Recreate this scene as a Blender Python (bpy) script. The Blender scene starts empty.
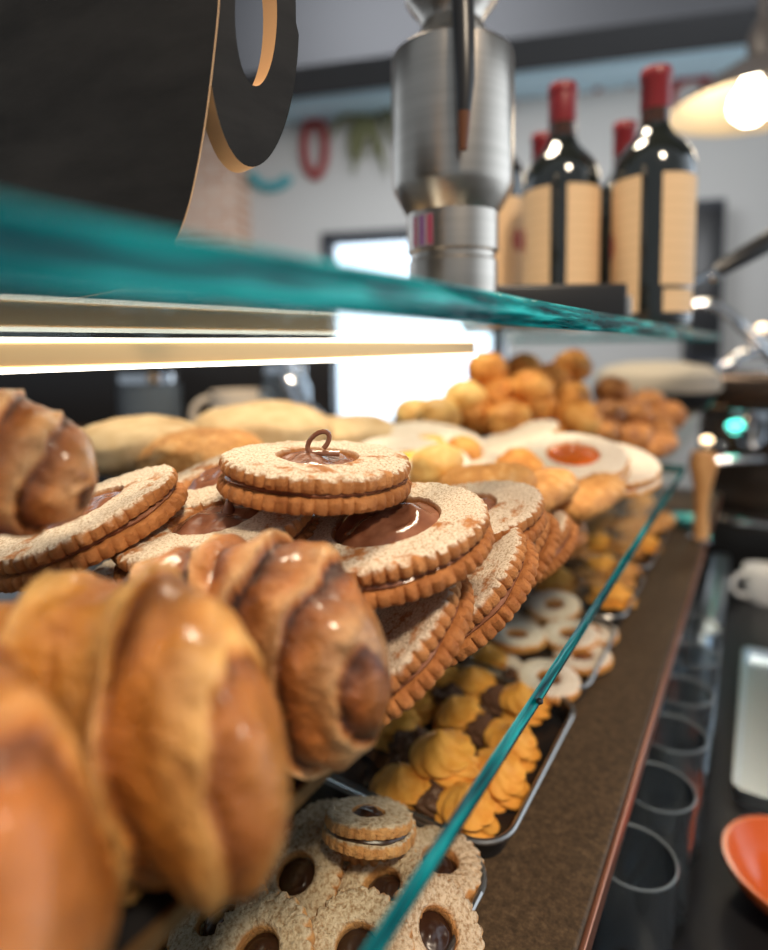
import bpy, bmesh, random
from math import *
from mathutils import Vector, Matrix, noise

# ------------------------------------------------------------------ camera
scene = bpy.context.scene
C = scene.collection
CZ = 1.25                      # lens height above the floor
F, VPX, VPY, PIT, ROLL, YAW = 600.0, 766.0, 343.0, radians(5), radians(0.8), radians(32.4369)
_f = Vector((-sin(YAW) * cos(PIT), cos(YAW) * cos(PIT), -sin(PIT)))
_r0 = Vector((cos(YAW), sin(YAW), 0)); _u0 = _r0.cross(_f)
_r = _r0 * cos(ROLL) - _u0 * sin(ROLL); _u = _u0 * cos(ROLL) + _r0 * sin(ROLL)
PPY = 400.83
cam_d = bpy.data.cameras.new('camera'); cam = bpy.data.objects.new('camera', cam_d); C.objects.link(cam)
cam.matrix_world = Matrix(((_r.x, _u.x, -_f.x, 0), (_r.y, _u.y, -_f.y, 0), (_r.z, _u.z, -_f.z, CZ), (0, 0, 0, 1)))
cam_d.sensor_fit = 'HORIZONTAL'; cam_d.sensor_width = 24.0; cam_d.lens = 24.0 * F / 768
cam_d.shift_y = -(475 - PPY) / 768
cam_d.clip_start = 0.01; cam_d.clip_end = 60
cam_d.dof.use_dof = True; cam_d.dof.focus_distance = 0.272
cam_d.dof.aperture_fstop = cam_d.lens / 7.0
scene.camera = cam

# ------------------------------------------------------------------ light
scene.view_settings.view_transform = 'Standard'; scene.view_settings.look = 'None'
scene.view_settings.gamma = 1.0; scene.view_settings.exposure = 0.0
scene.view_settings.use_curve_mapping = False
world = bpy.data.worlds.new('daylight'); scene.world = world; world.use_nodes = True
bg = world.node_tree.nodes['Background']; bg.inputs[0].default_value = (0.78, 0.89, 1.0, 1); bg.inputs[1].default_value = 1.0

_wt = world.node_tree; _tc0 = _wt.nodes.new('ShaderNodeTexCoord'); _sx0 = _wt.nodes.new('ShaderNodeSeparateXYZ'); _mr = _wt.nodes.new('ShaderNodeMapRange')
_wt.links.new(_tc0.outputs['Generated'], _sx0.inputs[0]); _wt.links.new(_sx0.outputs['Y'], _mr.inputs[0])
for _k, _v in ((1, -0.2), (2, 0.9), (3, 0.34), (4, 3.0)): _mr.inputs[_k].default_value = _v      # the street ahead is brighter
_wt.links.new(_mr.outputs[0], bg.inputs[1])

def area_light(name, loc, target, size, power, col):
    d = bpy.data.lights.new(name, 'AREA'); d.shape = 'SQUARE'; d.size = size; d.energy = power; d.color = col
    o = bpy.data.objects.new(name, d); C.objects.link(o); o.location = Vector(loc) + Vector((0, 0, CZ))
    v = Vector(target) - Vector(loc); o.rotation_euler = v.to_track_quat('-Z', 'Y').to_euler(); return o
area_light('warm_key_light', (0.55, -0.25, 1.05), (-0.15, 0.35, -0.15), 0.20, 23, (1.0, 0.82, 0.62))  # unseen key lamp added to light the pastries warmly
area_light('far_shelf_fill_light', (-0.55, 0.75, 1.2), (-0.3, 0.5, -0.1), 0.3, 24, (1.0, 0.84, 0.64))  # added fill, out of view, brightens the far puffs and linzers
area_light('room_fill_light', (-1.3, 1.9, 1.75), (-1.9, 3.9, 1.0), 1.2, 62, (0.95, 0.97, 1.0))  # unseen lamp put in to lift the dark back of the room
area_light('wall_fill_light', (0.4, 2.2, 0.9), (-0.8, 3.9, 1.9), 0.8, 22, (0.95, 0.97, 1.0))  # another added lamp, brightens the upper back wall

# ------------------------------------------------------------------ helpers
def ray(x, y): return _f + _r * ((x - 384) / F) + _u * ((PPY - y) / F)
def at(x, y, D): return ray(x, y) * D                              # a pixel at a depth, lens-relative
def onz(x, y, z): d = ray(x, y); return d * (z / d.z)
def W(v): v = Vector(v); return Vector((v.x, v.y, v.z + CZ))

MATS = {}
def mat(name, col, rough=0.5, metal=0.0, spec=0.5, coat=0.0, emis=None, estr=0.0, trans=0.0, ior=1.45, sss=0.0):
    m = bpy.data.materials.new(name); m.use_nodes = True; b = m.node_tree.nodes['Principled BSDF']
    b.inputs['Base Color'].default_value = (*col, 1); b.inputs['Roughness'].default_value = rough
    b.inputs['Metallic'].default_value = metal; b.inputs['Specular IOR Level'].default_value = spec
    b.inputs['Coat Weight'].default_value = coat; b.inputs['Coat Roughness'].default_value = 0.12
    b.inputs['Transmission Weight'].default_value = trans; b.inputs['IOR'].default_value = ior
    if sss: b.inputs['Subsurface Weight'].default_value = sss; b.inputs['Subsurface Scale'].default_value = 0.004
    if emis: b.inputs['Emission Color'].default_value = (*emis, 1); b.inputs['Emission Strength'].default_value = estr
    MATS[name] = m; return m
def nd(m, t, **k):
    n = m.node_tree.nodes.new(t)
    for a, v in k.items(): setattr(n, a, v)
    return n
def lk(m, a, b): m.node_tree.links.new(a, b)
def noise_tex(m, scale, detail=4, rough=0.6, stretch=None, coord='Object'):
    tc = nd(m, 'ShaderNodeTexCoord'); n = nd(m, 'ShaderNodeTexNoise')
    n.inputs['Scale'].default_value = scale; n.inputs['Detail'].default_value = detail; n.inputs['Roughness'].default_value = rough
    if stretch:
        mp = nd(m, 'ShaderNodeMapping'); mp.inputs['Scale'].default_value = stretch
        lk(m, tc.outputs[coord], mp.inputs[0]); lk(m, mp.outputs[0], n.inputs['Vector'])
    else: lk(m, tc.outputs[coord], n.inputs['Vector'])
    return n.outputs['Fac']
def ramp(m, src, stops):
    r = nd(m, 'ShaderNodeValToRGB'); e = r.color_ramp.elements
    while len(e) < len(stops): e.new(0.5)
    for k, (p, c) in enumerate(stops):
        e[k].position = p; e[k].color = (*c, 1) if not isinstance(c, (int, float)) else (c, c, c, 1)
    lk(m, src, r.inputs[0]); return r.outputs[0]
def mixc(m, fac, a, b):
    x = nd(m, 'ShaderNodeMix', data_type='RGBA')
    if isinstance(fac, float): x.inputs[0].default_value = fac
    else: lk(m, fac, x.inputs[0])
    for i, s in ((6, a), (7, b)):
        if isinstance(s, tuple): x.inputs[i].default_value = (*s, 1)
        else: lk(m, s, x.inputs[i])
    return x.outputs[2]
def bsdf(m): return m.node_tree.nodes['Principled BSDF']
def basecol(m, s): lk(m, s, bsdf(m).inputs['Base Color'])
def bump(m, src, strength, dist):
    b = nd(m, 'ShaderNodeBump'); b.inputs['Strength'].default_value = strength; b.inputs['Distance'].default_value = dist
    lk(m, src, b.inputs['Height']); lk(m, b.outputs[0], bsdf(m).inputs['Normal'])

class MB:
    def __init__(s): s.v = []; s.f = []; s.m = []
    def add(s, vs, fs, mi=0):
        b = len(s.v); s.v += [tuple(v) for v in vs]; s.f += [tuple(b + i for i in f) for f in fs]; s.m += [mi] * len(fs); return s
    def grid(s, rows, closed=True, cap0=False, cap1=False, mi=0):   # rows of equal-length rings
        n = len(rows[0]); vs = [p for r in rows for p in r]; fs = []
        for i in range(len(rows) - 1):
            for j in range(n if closed else n - 1):
                k = (j + 1) % n; fs.append((i * n + j, i * n + k, (i + 1) * n + k, (i + 1) * n + j))
        if cap0: fs.append(tuple(range(n))[::-1])
        if cap1: fs.append(tuple((len(rows) - 1) * n + j for j in range(n)))
        return s.add(vs, fs, mi)
    def lathe(s, prof, seg=48, cap0=True, cap1=True, c=(0, 0, 0), mi=0, mod=None):
        rows = []
        for r, z in prof:
            rows.append([(c[0] + r * (mod(2 * pi * j / seg, z) if mod else 1) * cos(2 * pi * j / seg),
                          c[1] + r * (mod(2 * pi * j / seg, z) if mod else 1) * sin(2 * pi * j / seg), c[2] + z) for j in range(seg)])
        return s.grid(rows, True, cap0, cap1, mi)
    def box(s, x0, x1, y0, y1, z0, z1, bev=0.0, mi=0):
        if bev <= 0:
            vs = [(x, y, z) for z in (z0, z1) for y in (y0, y1) for x in (x0, x1)]
            return s.add(vs, [(0, 2, 3, 1), (4, 5, 7, 6), (0, 1, 5, 4), (2, 6, 7, 3), (0, 4, 6, 2), (1, 3, 7, 5)], mi)
        bm = bmesh.new(); bmesh.ops.create_cube(bm, size=1)
        for v in bm.verts: v.co = Vector(((x0 + x1) / 2 + v.co.x * (x1 - x0), (y0 + y1) / 2 + v.co.y * (y1 - y0), (z0 + z1) / 2 + v.co.z * (z1 - z0)))
        bmesh.ops.bevel(bm, geom=bm.edges[:], offset=bev, segments=3, profile=0.5, affect='EDGES')
        bm.verts.index_update()
        s.add([v.co.copy() for v in bm.verts], [[v.index for v in f.verts] for f in bm.faces], mi); bm.free(); return s
    def tube(s, pts, rad, seg=14, caps=True, mi=0):
        pts = [Vector(p) for p in pts]; n = len(pts); rows = []
        if isinstance(rad, (int, float)): rad = [rad] * n
        t = (pts[1] - pts[0]).normalized(); a = t.orthogonal().normalized()
        for i in range(n):
            t = (pts[min(i + 1, n - 1)] - pts[max(i - 1, 0)]).normalized()
            a = (a - t * a.dot(t)).normalized(); b = t.cross(a)
            rows.append([pts[i] + (a * cos(2 * pi * j / seg) + b * sin(2 * pi * j / seg)) * rad[i] for j in range(seg)])
        return s.grid(rows, True, caps, caps, mi)
    def prism(s, loop, off, mi=0):                                  # closed 3-D outline and its offset copy
        n = len(loop); vs = [Vector(p) for p in loop] + [Vector(p) + Vector(off) for p in loop]
        fs = [tuple(range(n)), tuple(range(2 * n - 1, n - 1, -1))] + [(i, n + i, n + (i + 1) % n, (i + 1) % n) for i in range(n)]
        return s.add(vs, fs, mi)
    def build(s, name, mats, parent=None, smooth=True, ang=40, fix=True):
        me = bpy.data.meshes.new(name); me.from_pydata(s.v, [], s.f)
        for m in (mats if isinstance(mats, (list, tuple)) else [mats]): me.materials.append(m)
        for p, i in zip(me.polygons, s.m): p.material_index = i
        if fix:
            bm = bmesh.new(); bm.from_mesh(me); bmesh.ops.recalc_face_normals(bm, faces=bm.faces); bm.to_mesh(me); bm.free()
        if smooth:
            me.polygons.foreach_set('use_smooth', [True] * len(me.polygons))
            me.set_sharp_from_angle(angle=radians(ang))
        me.update(); o = bpy.data.objects.new(name, me); C.objects.link(o)
        if parent: o.parent = parent
        return o

def tag(o, label=None, cat=None, group=None, kind=None):
    for k, v in (('label', label), ('category', cat), ('group', group), ('kind', kind)):
        if v: o[k] = v
    return o
def thing(name, label, cat, loc=(0, 0, 0), rot=None, group=None):
    o = bpy.data.objects.new(name, None); C.objects.link(o); o.empty_display_size = 0.02
    o.location = W(loc)
    if rot is not None: o.rotation_euler = rot.to_euler() if isinstance(rot, Matrix) else rot
    return tag(o, label, cat, group)
def struct(mb, name, m, loc=(0, 0, 0), rz=0.0, **k):
    o = mb.build(name, m, **k); o.location = W(loc); o.rotation_euler = (0, 0, rz); return tag(o, kind='structure')
def copy_tree(src, label, loc, rot=None, group=None):
    r = src.copy(); C.objects.link(r); r.location = W(loc); r['label'] = label
    if rot is not None: r.rotation_euler = rot.to_euler() if isinstance(rot, Matrix) else rot
    if group: r['group'] = group
    for ch in list(src.children):
        c = ch.copy(); C.objects.link(c); c.parent = r
        for g in ch.children: d = g.copy(); C.objects.link(d); d.parent = c
    return r
def frame_from(n, spin=0.0):
    n = Vector(n).normalized(); q = n.to_track_quat('Z', 'Y').to_matrix()
    return q @ Matrix.Rotation(spin, 3, 'Z')
def facing(p, a, beta):                                             # normal of a disc seen with aspect a, leaning by beta
    v = -Vector(p).normalized(); b = radians(beta); w = _u * cos(b) + _r * sin(b); w = (w - v * w.dot(v)).normalized()
    return (v * a + w * sqrt(max(0, 1 - a * a))).normalized()
rnd = random.Random(7)

# ------------------------------------------------------------------ materials
def sugar_biscuit(name, body0, body1, sugar, cover, patch_scale=9.0, grain=900, bdist=0.0012):
    m = mat(name, body1, 0.75, spec=0.25)
    n1 = noise_tex(m, 120, 5, 0.65); body = ramp(m, n1, [(0.3, body0), (0.7, body1)])
    tc = nd(m, 'ShaderNodeTexCoord'); sx = nd(m, 'ShaderNodeSeparateXYZ'); lk(m, tc.outputs['Normal'], sx.inputs[0])
    up = ramp(m, sx.outputs['Z'], [(0.35, 0.0), (0.8, 1.0)])
    pn = noise_tex(m, patch_scale * 4, 5, 0.7); patch = ramp(m, pn, [(cover, 0.0), (cover + 0.07, 1.0)])
    g = noise_tex(m, grain, 3, 0.7)
    mul = nd(m, 'ShaderNodeMath', operation='MULTIPLY'); lk(m, up, mul.inputs[0]); lk(m, patch, mul.inputs[1])
    spk = ramp(m, g, [(0.36, (sugar[0] * 0.55, sugar[1] * 0.43, sugar[2] * 0.32)), (0.55, sugar)])
    basecol(m, mixc(m, mul.outputs[0], body, spk)); bump(m, g, 0.8, bdist); return m
M_cookie = sugar_biscuit('sugared_shortbread', (0.29, 0.098, 0.028), (0.54, 0.235, 0.080), (0.72, 0.60, 0.47), 0.40)
M_ring = sugar_biscuit('grainy_sugar_biscuit', (0.50, 0.20, 0.06), (0.70, 0.36, 0.13), (0.70, 0.54, 0.37), 0.30, grain=420, bdist=0.003)
M_plain = mat('plain_shortbread', (0.55, 0.2, 0.05), 0.7, spec=0.25); basecol(M_plain, ramp(M_plain, noise_tex(M_plain, 120, 5, 0.65), [(0.3, (0.25, 0.080, 0.022)), (0.7, (0.50, 0.205, 0.065))])); bump(M_plain, noise_tex(M_plain, 700, 3, 0.7), 0.7, 0.001)
M_linz = sugar_biscuit('icing_sugar_biscuit', (0.62, 0.25, 0.05), (0.80, 0.40, 0.12), (0.95, 0.86, 0.74), 0.28)
M_choc = mat('chocolate_cream', (0.15, 0.050, 0.022), 0.22, spec=0.6)
basecol(M_choc, ramp(M_choc, noise_tex(M_choc, 60, 3), [(0.35, (0.15, 0.052, 0.026)), (0.7, (0.30, 0.13, 0.075))]))
bump(M_choc, noise_tex(M_choc, 90, 3), 0.5, 0.002)
M_darkchoc = mat('dark_chocolate', (0.035, 0.014, 0.008), 0.30, spec=0.5)
M_jam = mat('apricot_jam', (0.62, 0.12, 0.01), 0.12, spec=0.6, coat=0.5); bump(M_jam, noise_tex(M_jam, 120, 3), 0.5, 0.002)
M_custard = mat('yellow_custard', (0.92, 0.55, 0.06), 0.25)
def croissant_mat(name, seam, mid, light, cream):
    m = mat(name, mid, 0.30, spec=0.5, coat=0.35)
    a = nd(m, 'ShaderNodeAttribute', attribute_name='layer')
    n = noise_tex(m, 38, 6, 0.7); s = nd(m, 'ShaderNodeMath', operation='MULTIPLY_ADD'); lk(m, n, s.inputs[0]); s.inputs[1].default_value = 1.3; s.inputs[2].default_value = -0.65
    h = nd(m, 'ShaderNodeMath', operation='ADD'); lk(m, s.outputs[0], h.inputs[0]); lk(m, a.outputs['Fac'], h.inputs[1])
    c = ramp(m, h.outputs[0], [(0.04, seam), (0.24, mid), (0.55, light), (0.98, cream)])
    p = ramp(m, noise_tex(m, 22, 4, 0.6), [(0.50, 0.0), (0.62, 1.0)])
    basecol(m, mixc(m, p, c, mixc(m, 0.55, c, seam)))
    bump(m, noise_tex(m, 75, 6, 0.62), 1.0, 0.007); return m
M_cro_a = croissant_mat('glazed_golden_crust', (0.20, 0.058, 0.010), (0.46, 0.155, 0.025), (0.62, 0.25, 0.045), (0.82, 0.46, 0.15))
M_cro_c = croissant_mat('glazed_orange_crust', (0.17, 0.048, 0.010), (0.42, 0.125, 0.018), (0.56, 0.19, 0.032), (0.70, 0.32, 0.085))
M_cro_b = croissant_mat('glazed_dark_crust', (0.050, 0.014, 0.005), (0.28, 0.080, 0.016), (0.50, 0.175, 0.040), (0.76, 0.42, 0.18))
M_puff = mat('choux_crust', (0.75, 0.36, 0.09), 0.55, spec=0.3)
basecol(M_puff, ramp(M_puff, noise_tex(M_puff, 55, 5), [(0.3, (0.45, 0.14, 0.025)), (0.5, (0.76, 0.33, 0.075)), (0.75, (0.90, 0.50, 0.16))])); bump(M_puff, noise_tex(M_puff, 110, 4), 0.7, 0.004)
M_puff2 = mat('pale_choux_crust', (0.85, 0.52, 0.15), 0.5); basecol(M_puff2, ramp(M_puff2, noise_tex(M_puff2, 50, 5), [(0.3, (0.70, 0.34, 0.07)), (0.7, (0.93, 0.66, 0.25))]))
M_puff3 = mat('browned_choux_crust', (0.5, 0.2, 0.05), 0.5); basecol(M_puff3, ramp(M_puff3, noise_tex(M_puff3, 60, 5), [(0.3, (0.26, 0.08, 0.02)), (0.7, (0.66, 0.28, 0.07))])); bump(M_puff3, noise_tex(M_puff3, 110, 4), 0.8, 0.004)
M_tan = mat('tan_bread_crust', (0.66, 0.46, 0.24), 0.7); basecol(M_tan, ramp(M_tan, noise_tex(M_tan, 40, 5), [(0.3, (0.52, 0.32, 0.14)), (0.7, (0.76, 0.57, 0.33))]))
M_butter = mat('butter_biscuit', (0.86, 0.45, 0.07), 0.6, spec=0.3)
basecol(M_butter, ramp(M_butter, noise_tex(M_butter, 90, 4), [(0.3, (0.72, 0.27, 0.03)), (0.7, (0.92, 0.46, 0.09))])); bump(M_butter, noise_tex(M_butter, 300, 3), 0.5, 0.001)
M_cocoa = sugar_biscuit('cocoa_biscuit', (0.07, 0.03, 0.018), (0.13, 0.06, 0.035), (0.34, 0.24, 0.19), 0.5)
M_loaf = mat('toasted_biscuit', (0.6, 0.27, 0.07), 0.6); basecol(M_loaf, ramp(M_loaf, noise_tex(M_loaf, 70, 5, 0.7), [(0.3, (0.40, 0.14, 0.03)), (0.55, (0.70, 0.33, 0.09)), (0.8, (0.88, 0.62, 0.33))])); bump(M_loaf, noise_tex(M_loaf, 160, 4), 0.8, 0.004)

def glass_pane(name, tint, refl=0.5):
    m = bpy.data.materials.new(name); m.use_nodes = True; nt = m.node_tree; nt.nodes.remove(bsdf(m))
    out = nt.nodes['Material Output']; t = nd(m, 'ShaderNodeBsdfTransparent'); t.inputs[0].default_value = (*tint, 1)
    g = nd(m, 'ShaderNodeBsdfGlossy'); g.inputs['Roughness'].default_value = 0.02; g.inputs[0].default_value = (0.9, 1, 0.98, 1)
    lw = nd(m, 'ShaderNodeLayerWeight'); lw.inputs[0].default_value = 0.5
    pw = nd(m, 'ShaderNodeMath', operation='POWER'); lk(m, lw.outputs['Facing'], pw.inputs[0]); pw.inputs[1].default_value = 5
    fr = nd(m, 'ShaderNodeMath', operation='MULTIPLY_ADD'); lk(m, pw.outputs[0], fr.inputs[0]); fr.inputs[1].default_value = refl; fr.inputs[2].default_value = 0.035
    x = nd(m, 'ShaderNodeMixShader'); lk(m, fr.outputs[0], x.inputs[0]); lk(m, t.outputs[0], x.inputs[1]); lk(m, g.outputs[0], x.inputs[2]); lk(m, x.outputs[0], out.inputs[0]); return m
M_glass = glass_pane('clear_shelf_glass', (0.965, 0.985, 0.975), 0.16)
M_edge = bpy.data.materials.new('green_glass_edge'); M_edge.use_nodes = True
_b = bsdf(M_edge); _b.inputs['Roughness'].default_value = 0.12; _b.inputs['Specular IOR Level'].default_value = 0.22
_n = noise_tex(M_edge, 30, 3, 0.6, stretch=(9, 0.5, 9))
_col = ramp(M_edge, _n, [(0.38, (0.0, 0.028, 0.040)), (0.48, (0.0, 0.13, 0.15)), (0.57, (0.0, 0.25, 0.27)), (0.66, (0.03, 0.56, 0.60))])  # dark and cyan streaks paint the edge's reflections into its colour
basecol(M_edge, _col); bump(M_edge, _n, 0.35, 0.004)
_t = nd(M_edge, 'ShaderNodeBsdfTranslucent'); lk(M_edge, _col, _t.inputs[0])
_x = nd(M_edge, 'ShaderNodeMixShader'); _x.inputs[0].default_value = 0.3
lk(M_edge, _b.outputs[0], _x.inputs[1]); lk(M_edge, _t.outputs[0], _x.inputs[2]); lk(M_edge, _x.outputs[0], M_edge.node_tree.nodes['Material Output'].inputs[0])
M_tumbler = mat('tumbler_glass', (0.82, 0.90, 0.96), 0.04, trans=0.985, ior=1.45, coat=0.3)
M_blacktray = mat('black_enamel', (0.012, 0.012, 0.013), 0.28, spec=0.5)
M_trayrim = mat('worn_steel_rim', (0.30, 0.29, 0.28), 0.3, metal=0.9)
M_board = mat('black_chalkboard', (0.018, 0.018, 0.019), 0.8, spec=0.25)
basecol(M_board, ramp(M_board, noise_tex(M_board, 9, 8, 0.7, stretch=(1, 1, 3)), [(0.35, (0.008, 0.008, 0.0085)), (0.8, (0.024, 0.0235, 0.0235))]))
M_ply = mat('pale_plywood_edge', (0.62, 0.37, 0.18), 0.6)
M_steel = mat('brushed_steel', (0.60, 0.57, 0.53), 0.30, metal=1.0)
basecol(M_steel, ramp(M_steel, noise_tex(M_steel, 40, 3, 0.6, stretch=(0.2, 0.2, 6)), [(0.3, (0.46, 0.41, 0.355)), (0.7, (0.53, 0.475, 0.415))]))
M_satin = mat('satin_blue_steel', (0.72, 0.82, 0.90), 0.32, metal=1.0)
M_darksteel = mat('dark_bronze_steel', (0.10, 0.075, 0.06), 0.25, metal=0.9)
M_chrome = mat('polished_chrome', (0.80, 0.82, 0.85), 0.08, metal=1.0)
M_blackplastic = mat('black_plastic', (0.014, 0.014, 0.015), 0.35)
M_wine = mat('dark_wine_glass', (0.010, 0.012, 0.010), 0.06, spec=0.8, coat=0.6)
M_caps = mat('red_foil', (0.20, 0.012, 0.016), 0.36, spec=0.6)
M_amber = mat('amber_neck_glass', (0.045, 0.014, 0.003), 0.08, coat=0.6)
M_label = mat('cream_paper', (0.74, 0.52, 0.30), 0.7)
_w = nd(M_label, 'ShaderNodeTexWave', wave_type='BANDS', bands_direction='Z'); _w.inputs['Scale'].default_value = 26; _w.inputs['Distortion'].default_value = 0.4
_tc = nd(M_label, 'ShaderNodeTexCoord'); lk(M_label, _tc.outputs['Object'], _w.inputs[0])
basecol(M_label, ramp(M_label, _w.outputs['Fac'], [(0.03, (0.66, 0.45, 0.25)), (0.12, (0.72, 0.50, 0.29))]))
M_crest = mat('red_printed_crest', (0.38, 0.06, 0.04), 0.6)
M_counter = mat('brown_stone', (0.10, 0.065, 0.038), 0.55, spec=0.3)
basecol(M_counter, ramp(M_counter, noise_tex(M_counter, 260, 6, 0.8), [(0.35, (0.034, 0.021, 0.011)), (0.55, (0.082, 0.050, 0.026)), (0.75, (0.17, 0.108, 0.06))]))
M_darkcab = mat('black_laminate', (0.014, 0.014, 0.016), 0.35)
M_wall = mat('grey_white_plaster', (0.47, 0.465, 0.45), 0.9); bump(M_wall, noise_tex(M_wall, 8, 4), 0.2, 0.01)
M_ceil = mat('grey_ceiling_paint', (0.155, 0.165, 0.18), 0.9)
M_beam = mat('charcoal_beam_paint', (0.035, 0.036, 0.04), 0.7)
M_cove = mat('pale_blue_cove_paint', (0.60, 0.82, 0.94), 0.8)
M_brick = mat('pale_brick', (0.5, 0.3, 0.2), 0.9)
_bt = nd(M_brick, 'ShaderNodeTexBrick'); _bt.inputs['Color1'].default_value = (0.62, 0.40, 0.29, 1); _bt.inputs['Color2'].default_value = (0.50, 0.28, 0.19, 1); _bt.inputs['Mortar'].default_value = (0.66, 0.56, 0.47, 1)
_bt.inputs['Scale'].default_value = 1.0; _bt.inputs['Brick Width'].default_value = 0.24; _bt.inputs['Row Height'].default_value = 0.075; _bt.inputs['Mortar Size'].default_value = 0.012
_tc = nd(M_brick, 'ShaderNodeTexCoord'); _mp = nd(M_brick, 'ShaderNodeMapping'); _mp.inputs['Rotation'].default_value = (radians(90), 0, 0)
lk(M_brick, _tc.outputs['Object'], _mp.inputs[0]); lk(M_brick, _mp.outputs[0], _bt.inputs[0]); basecol(M_brick, _bt.outputs[0])
M_frame = mat('dark_window_frame', (0.02, 0.022, 0.03), 0.5)
M_floor = mat('grey_floor', (0.12, 0.11, 0.10), 0.5); basecol(M_floor, ramp(M_floor, noise_tex(M_floor, 3, 4), [(0.3, (0.09, 0.085, 0.08)), (0.7, (0.15, 0.14, 0.13))]))
M_led = mat('lit_led_strip', (1, 1, 1), 0.5, emis=(1.0, 0.90, 0.74), estr=4.0)
M_brass = mat('satin_gold_profile', (0.62, 0.40, 0.19), 0.35, metal=0.6)
M_bronze = mat('dark_bronze_edge', (0.30, 0.17, 0.07), 0.3, metal=0.8)
M_bulb = mat('lit_bulb', (1, 1, 1), 0.5, emis=(1.0, 0.90, 0.72), estr=14.0)
M_shade_in = mat('cream_enamel', (0.80, 0.66, 0.46), 0.5); M_shade_out = mat('dark_grey_enamel', (0.12, 0.11, 0.11), 0.35)
M_red = mat('red_paint', (0.26, 0.025, 0.022), 0.6); M_teal = mat('teal_paint', (0.05, 0.30, 0.34), 0.6); M_leaf = mat('olive_leaf', (0.15, 0.15, 0.07), 0.7)
M_orange = mat('orange_glaze', (0.64, 0.115, 0.018), 0.25, coat=0.4)
M_cream = mat('cream_glaze', (0.72, 0.62, 0.50), 0.35); M_white = mat('white_porcelain', (0.80, 0.80, 0.80), 0.25)
M_stone = mat('beige_linen', (0.50, 0.43, 0.35), 0.8)
M_wood = mat('warm_wood', (0.62, 0.30, 0.10), 0.45); basecol(M_wood, ramp(M_wood, noise_tex(M_wood, 20, 4, 0.6, stretch=(4, 4, 0.6)), [(0.3, (0.48, 0.20, 0.05)), (0.7, (0.74, 0.42, 0.18))]))
M_tealglint = mat('glowing_teal_glint', (0, 0.8, 0.6), 0.3, emis=(0.10, 0.95, 0.75), estr=5.0)  # glow standing for a teal glint, not a lamp
M_warmglint = mat('glowing_warm_glint', (1, 0.8, 0.6), 0.3, emis=(1.0, 0.72, 0.42), estr=6.0)  # glow standing for warm glints off the chrome
M_pane = glass_pane('window_glass', (0.95, 0.98, 1.0))
M_cyanglint = mat('turquoise_glint', (0.15, 0.62, 0.62), 0.08, coat=0.5)  # cyan glint put into the colour of a small dish

# ------------------------------------------------------------------ room
FL = -CZ
struct(MB().box(-7, 5, -3, 9, FL - 0.1, FL), 'floor', M_floor, smooth=False)
WA = YAW - radians(13.6)                                            # the back wall runs a little askew to the counter
wc = at(500, 352, 4.0); WD = Vector((cos(WA), sin(WA), 0)); WN = Vector((sin(WA), -cos(WA), 0))
def onwall(x, y, off=0.0):                                          # point of the back wall seen at a pixel, in wall coordinates (along, up)
    d = ray(x, y); p = d * ((wc + WN * off - Vector((0, 0, 0))).dot(WN) / d.dot(WN)); return (p - wc).dot(WD), p.z
wx0, wz1 = onwall(322, 229)[0], onwall(400, 229)[1]; wx1 = onwall(502, 300)[0]; wz0 = -0.75
top = 1.98
mb = MB()
mb.box(-3.4, wx0, 0, 0.2, FL, top); mb.box(wx1, 3.6, 0, 0.2, FL, top)
mb.box(wx0, wx1, 0, 0.2, wz1, top); mb.box(wx0, wx1, 0, 0.2, FL, wz0)
struct(mb, 'wall_back', M_wall, (wc.x, wc.y, 0), WA, smooth=False)
mb = MB(); t = 0.07
mb.box(wx0, wx0 + t, -0.03, 0.1, wz0, wz1); mb.box(wx1 - t, wx1, -0.03, 0.1, wz0, wz1)
mb.box(wx0, wx1, -0.03, 0.1, wz1 - t, wz1); mb.box(wx0, wx1, -0.03, 0.1, wz0, wz0 + t)
wf = struct(mb, 'window_1', M_frame, (wc.x, wc.y, 0), WA, smooth=False)
MB().box(wx0 + t, wx1 - t, 0.03, 0.036, wz0 + t, wz1 - t).build('pane', M_pane, wf, smooth=False)
px0, px1 = onwall(120, 200)[0], onwall(250, 200)[0]
struct(MB().box(px0, px1, -0.25, 0.0, FL, top), 'trim_1', M_brick, (wc.x, wc.y, 0), WA, smooth=False)
c0 = onwall(500, 78, 0.35)[1]; c1 = onwall(500, 48, 0.35)[1]
struct(MB().box(-3.4, 3.6, -0.35, 0.0, c0, top + 0.4, 0.012), 'trim_2', M_cove, (wc.x, wc.y, 0), WA)
b0 = onwall(520, 58, 0.9)[1]
struct(MB().box(-3.4, 3.6, -1.1, -0.75, b0, top + 0.4), 'trim_3', M_beam, (wc.x, wc.y, 0), WA, smooth=False)
struct(MB().box(-3.6, 3.6, -4.2, 0.2, top + 0.05, top + 0.2), 'ceiling', M_ceil, (wc.x, wc.y, 0), WA, smooth=False)
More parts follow.
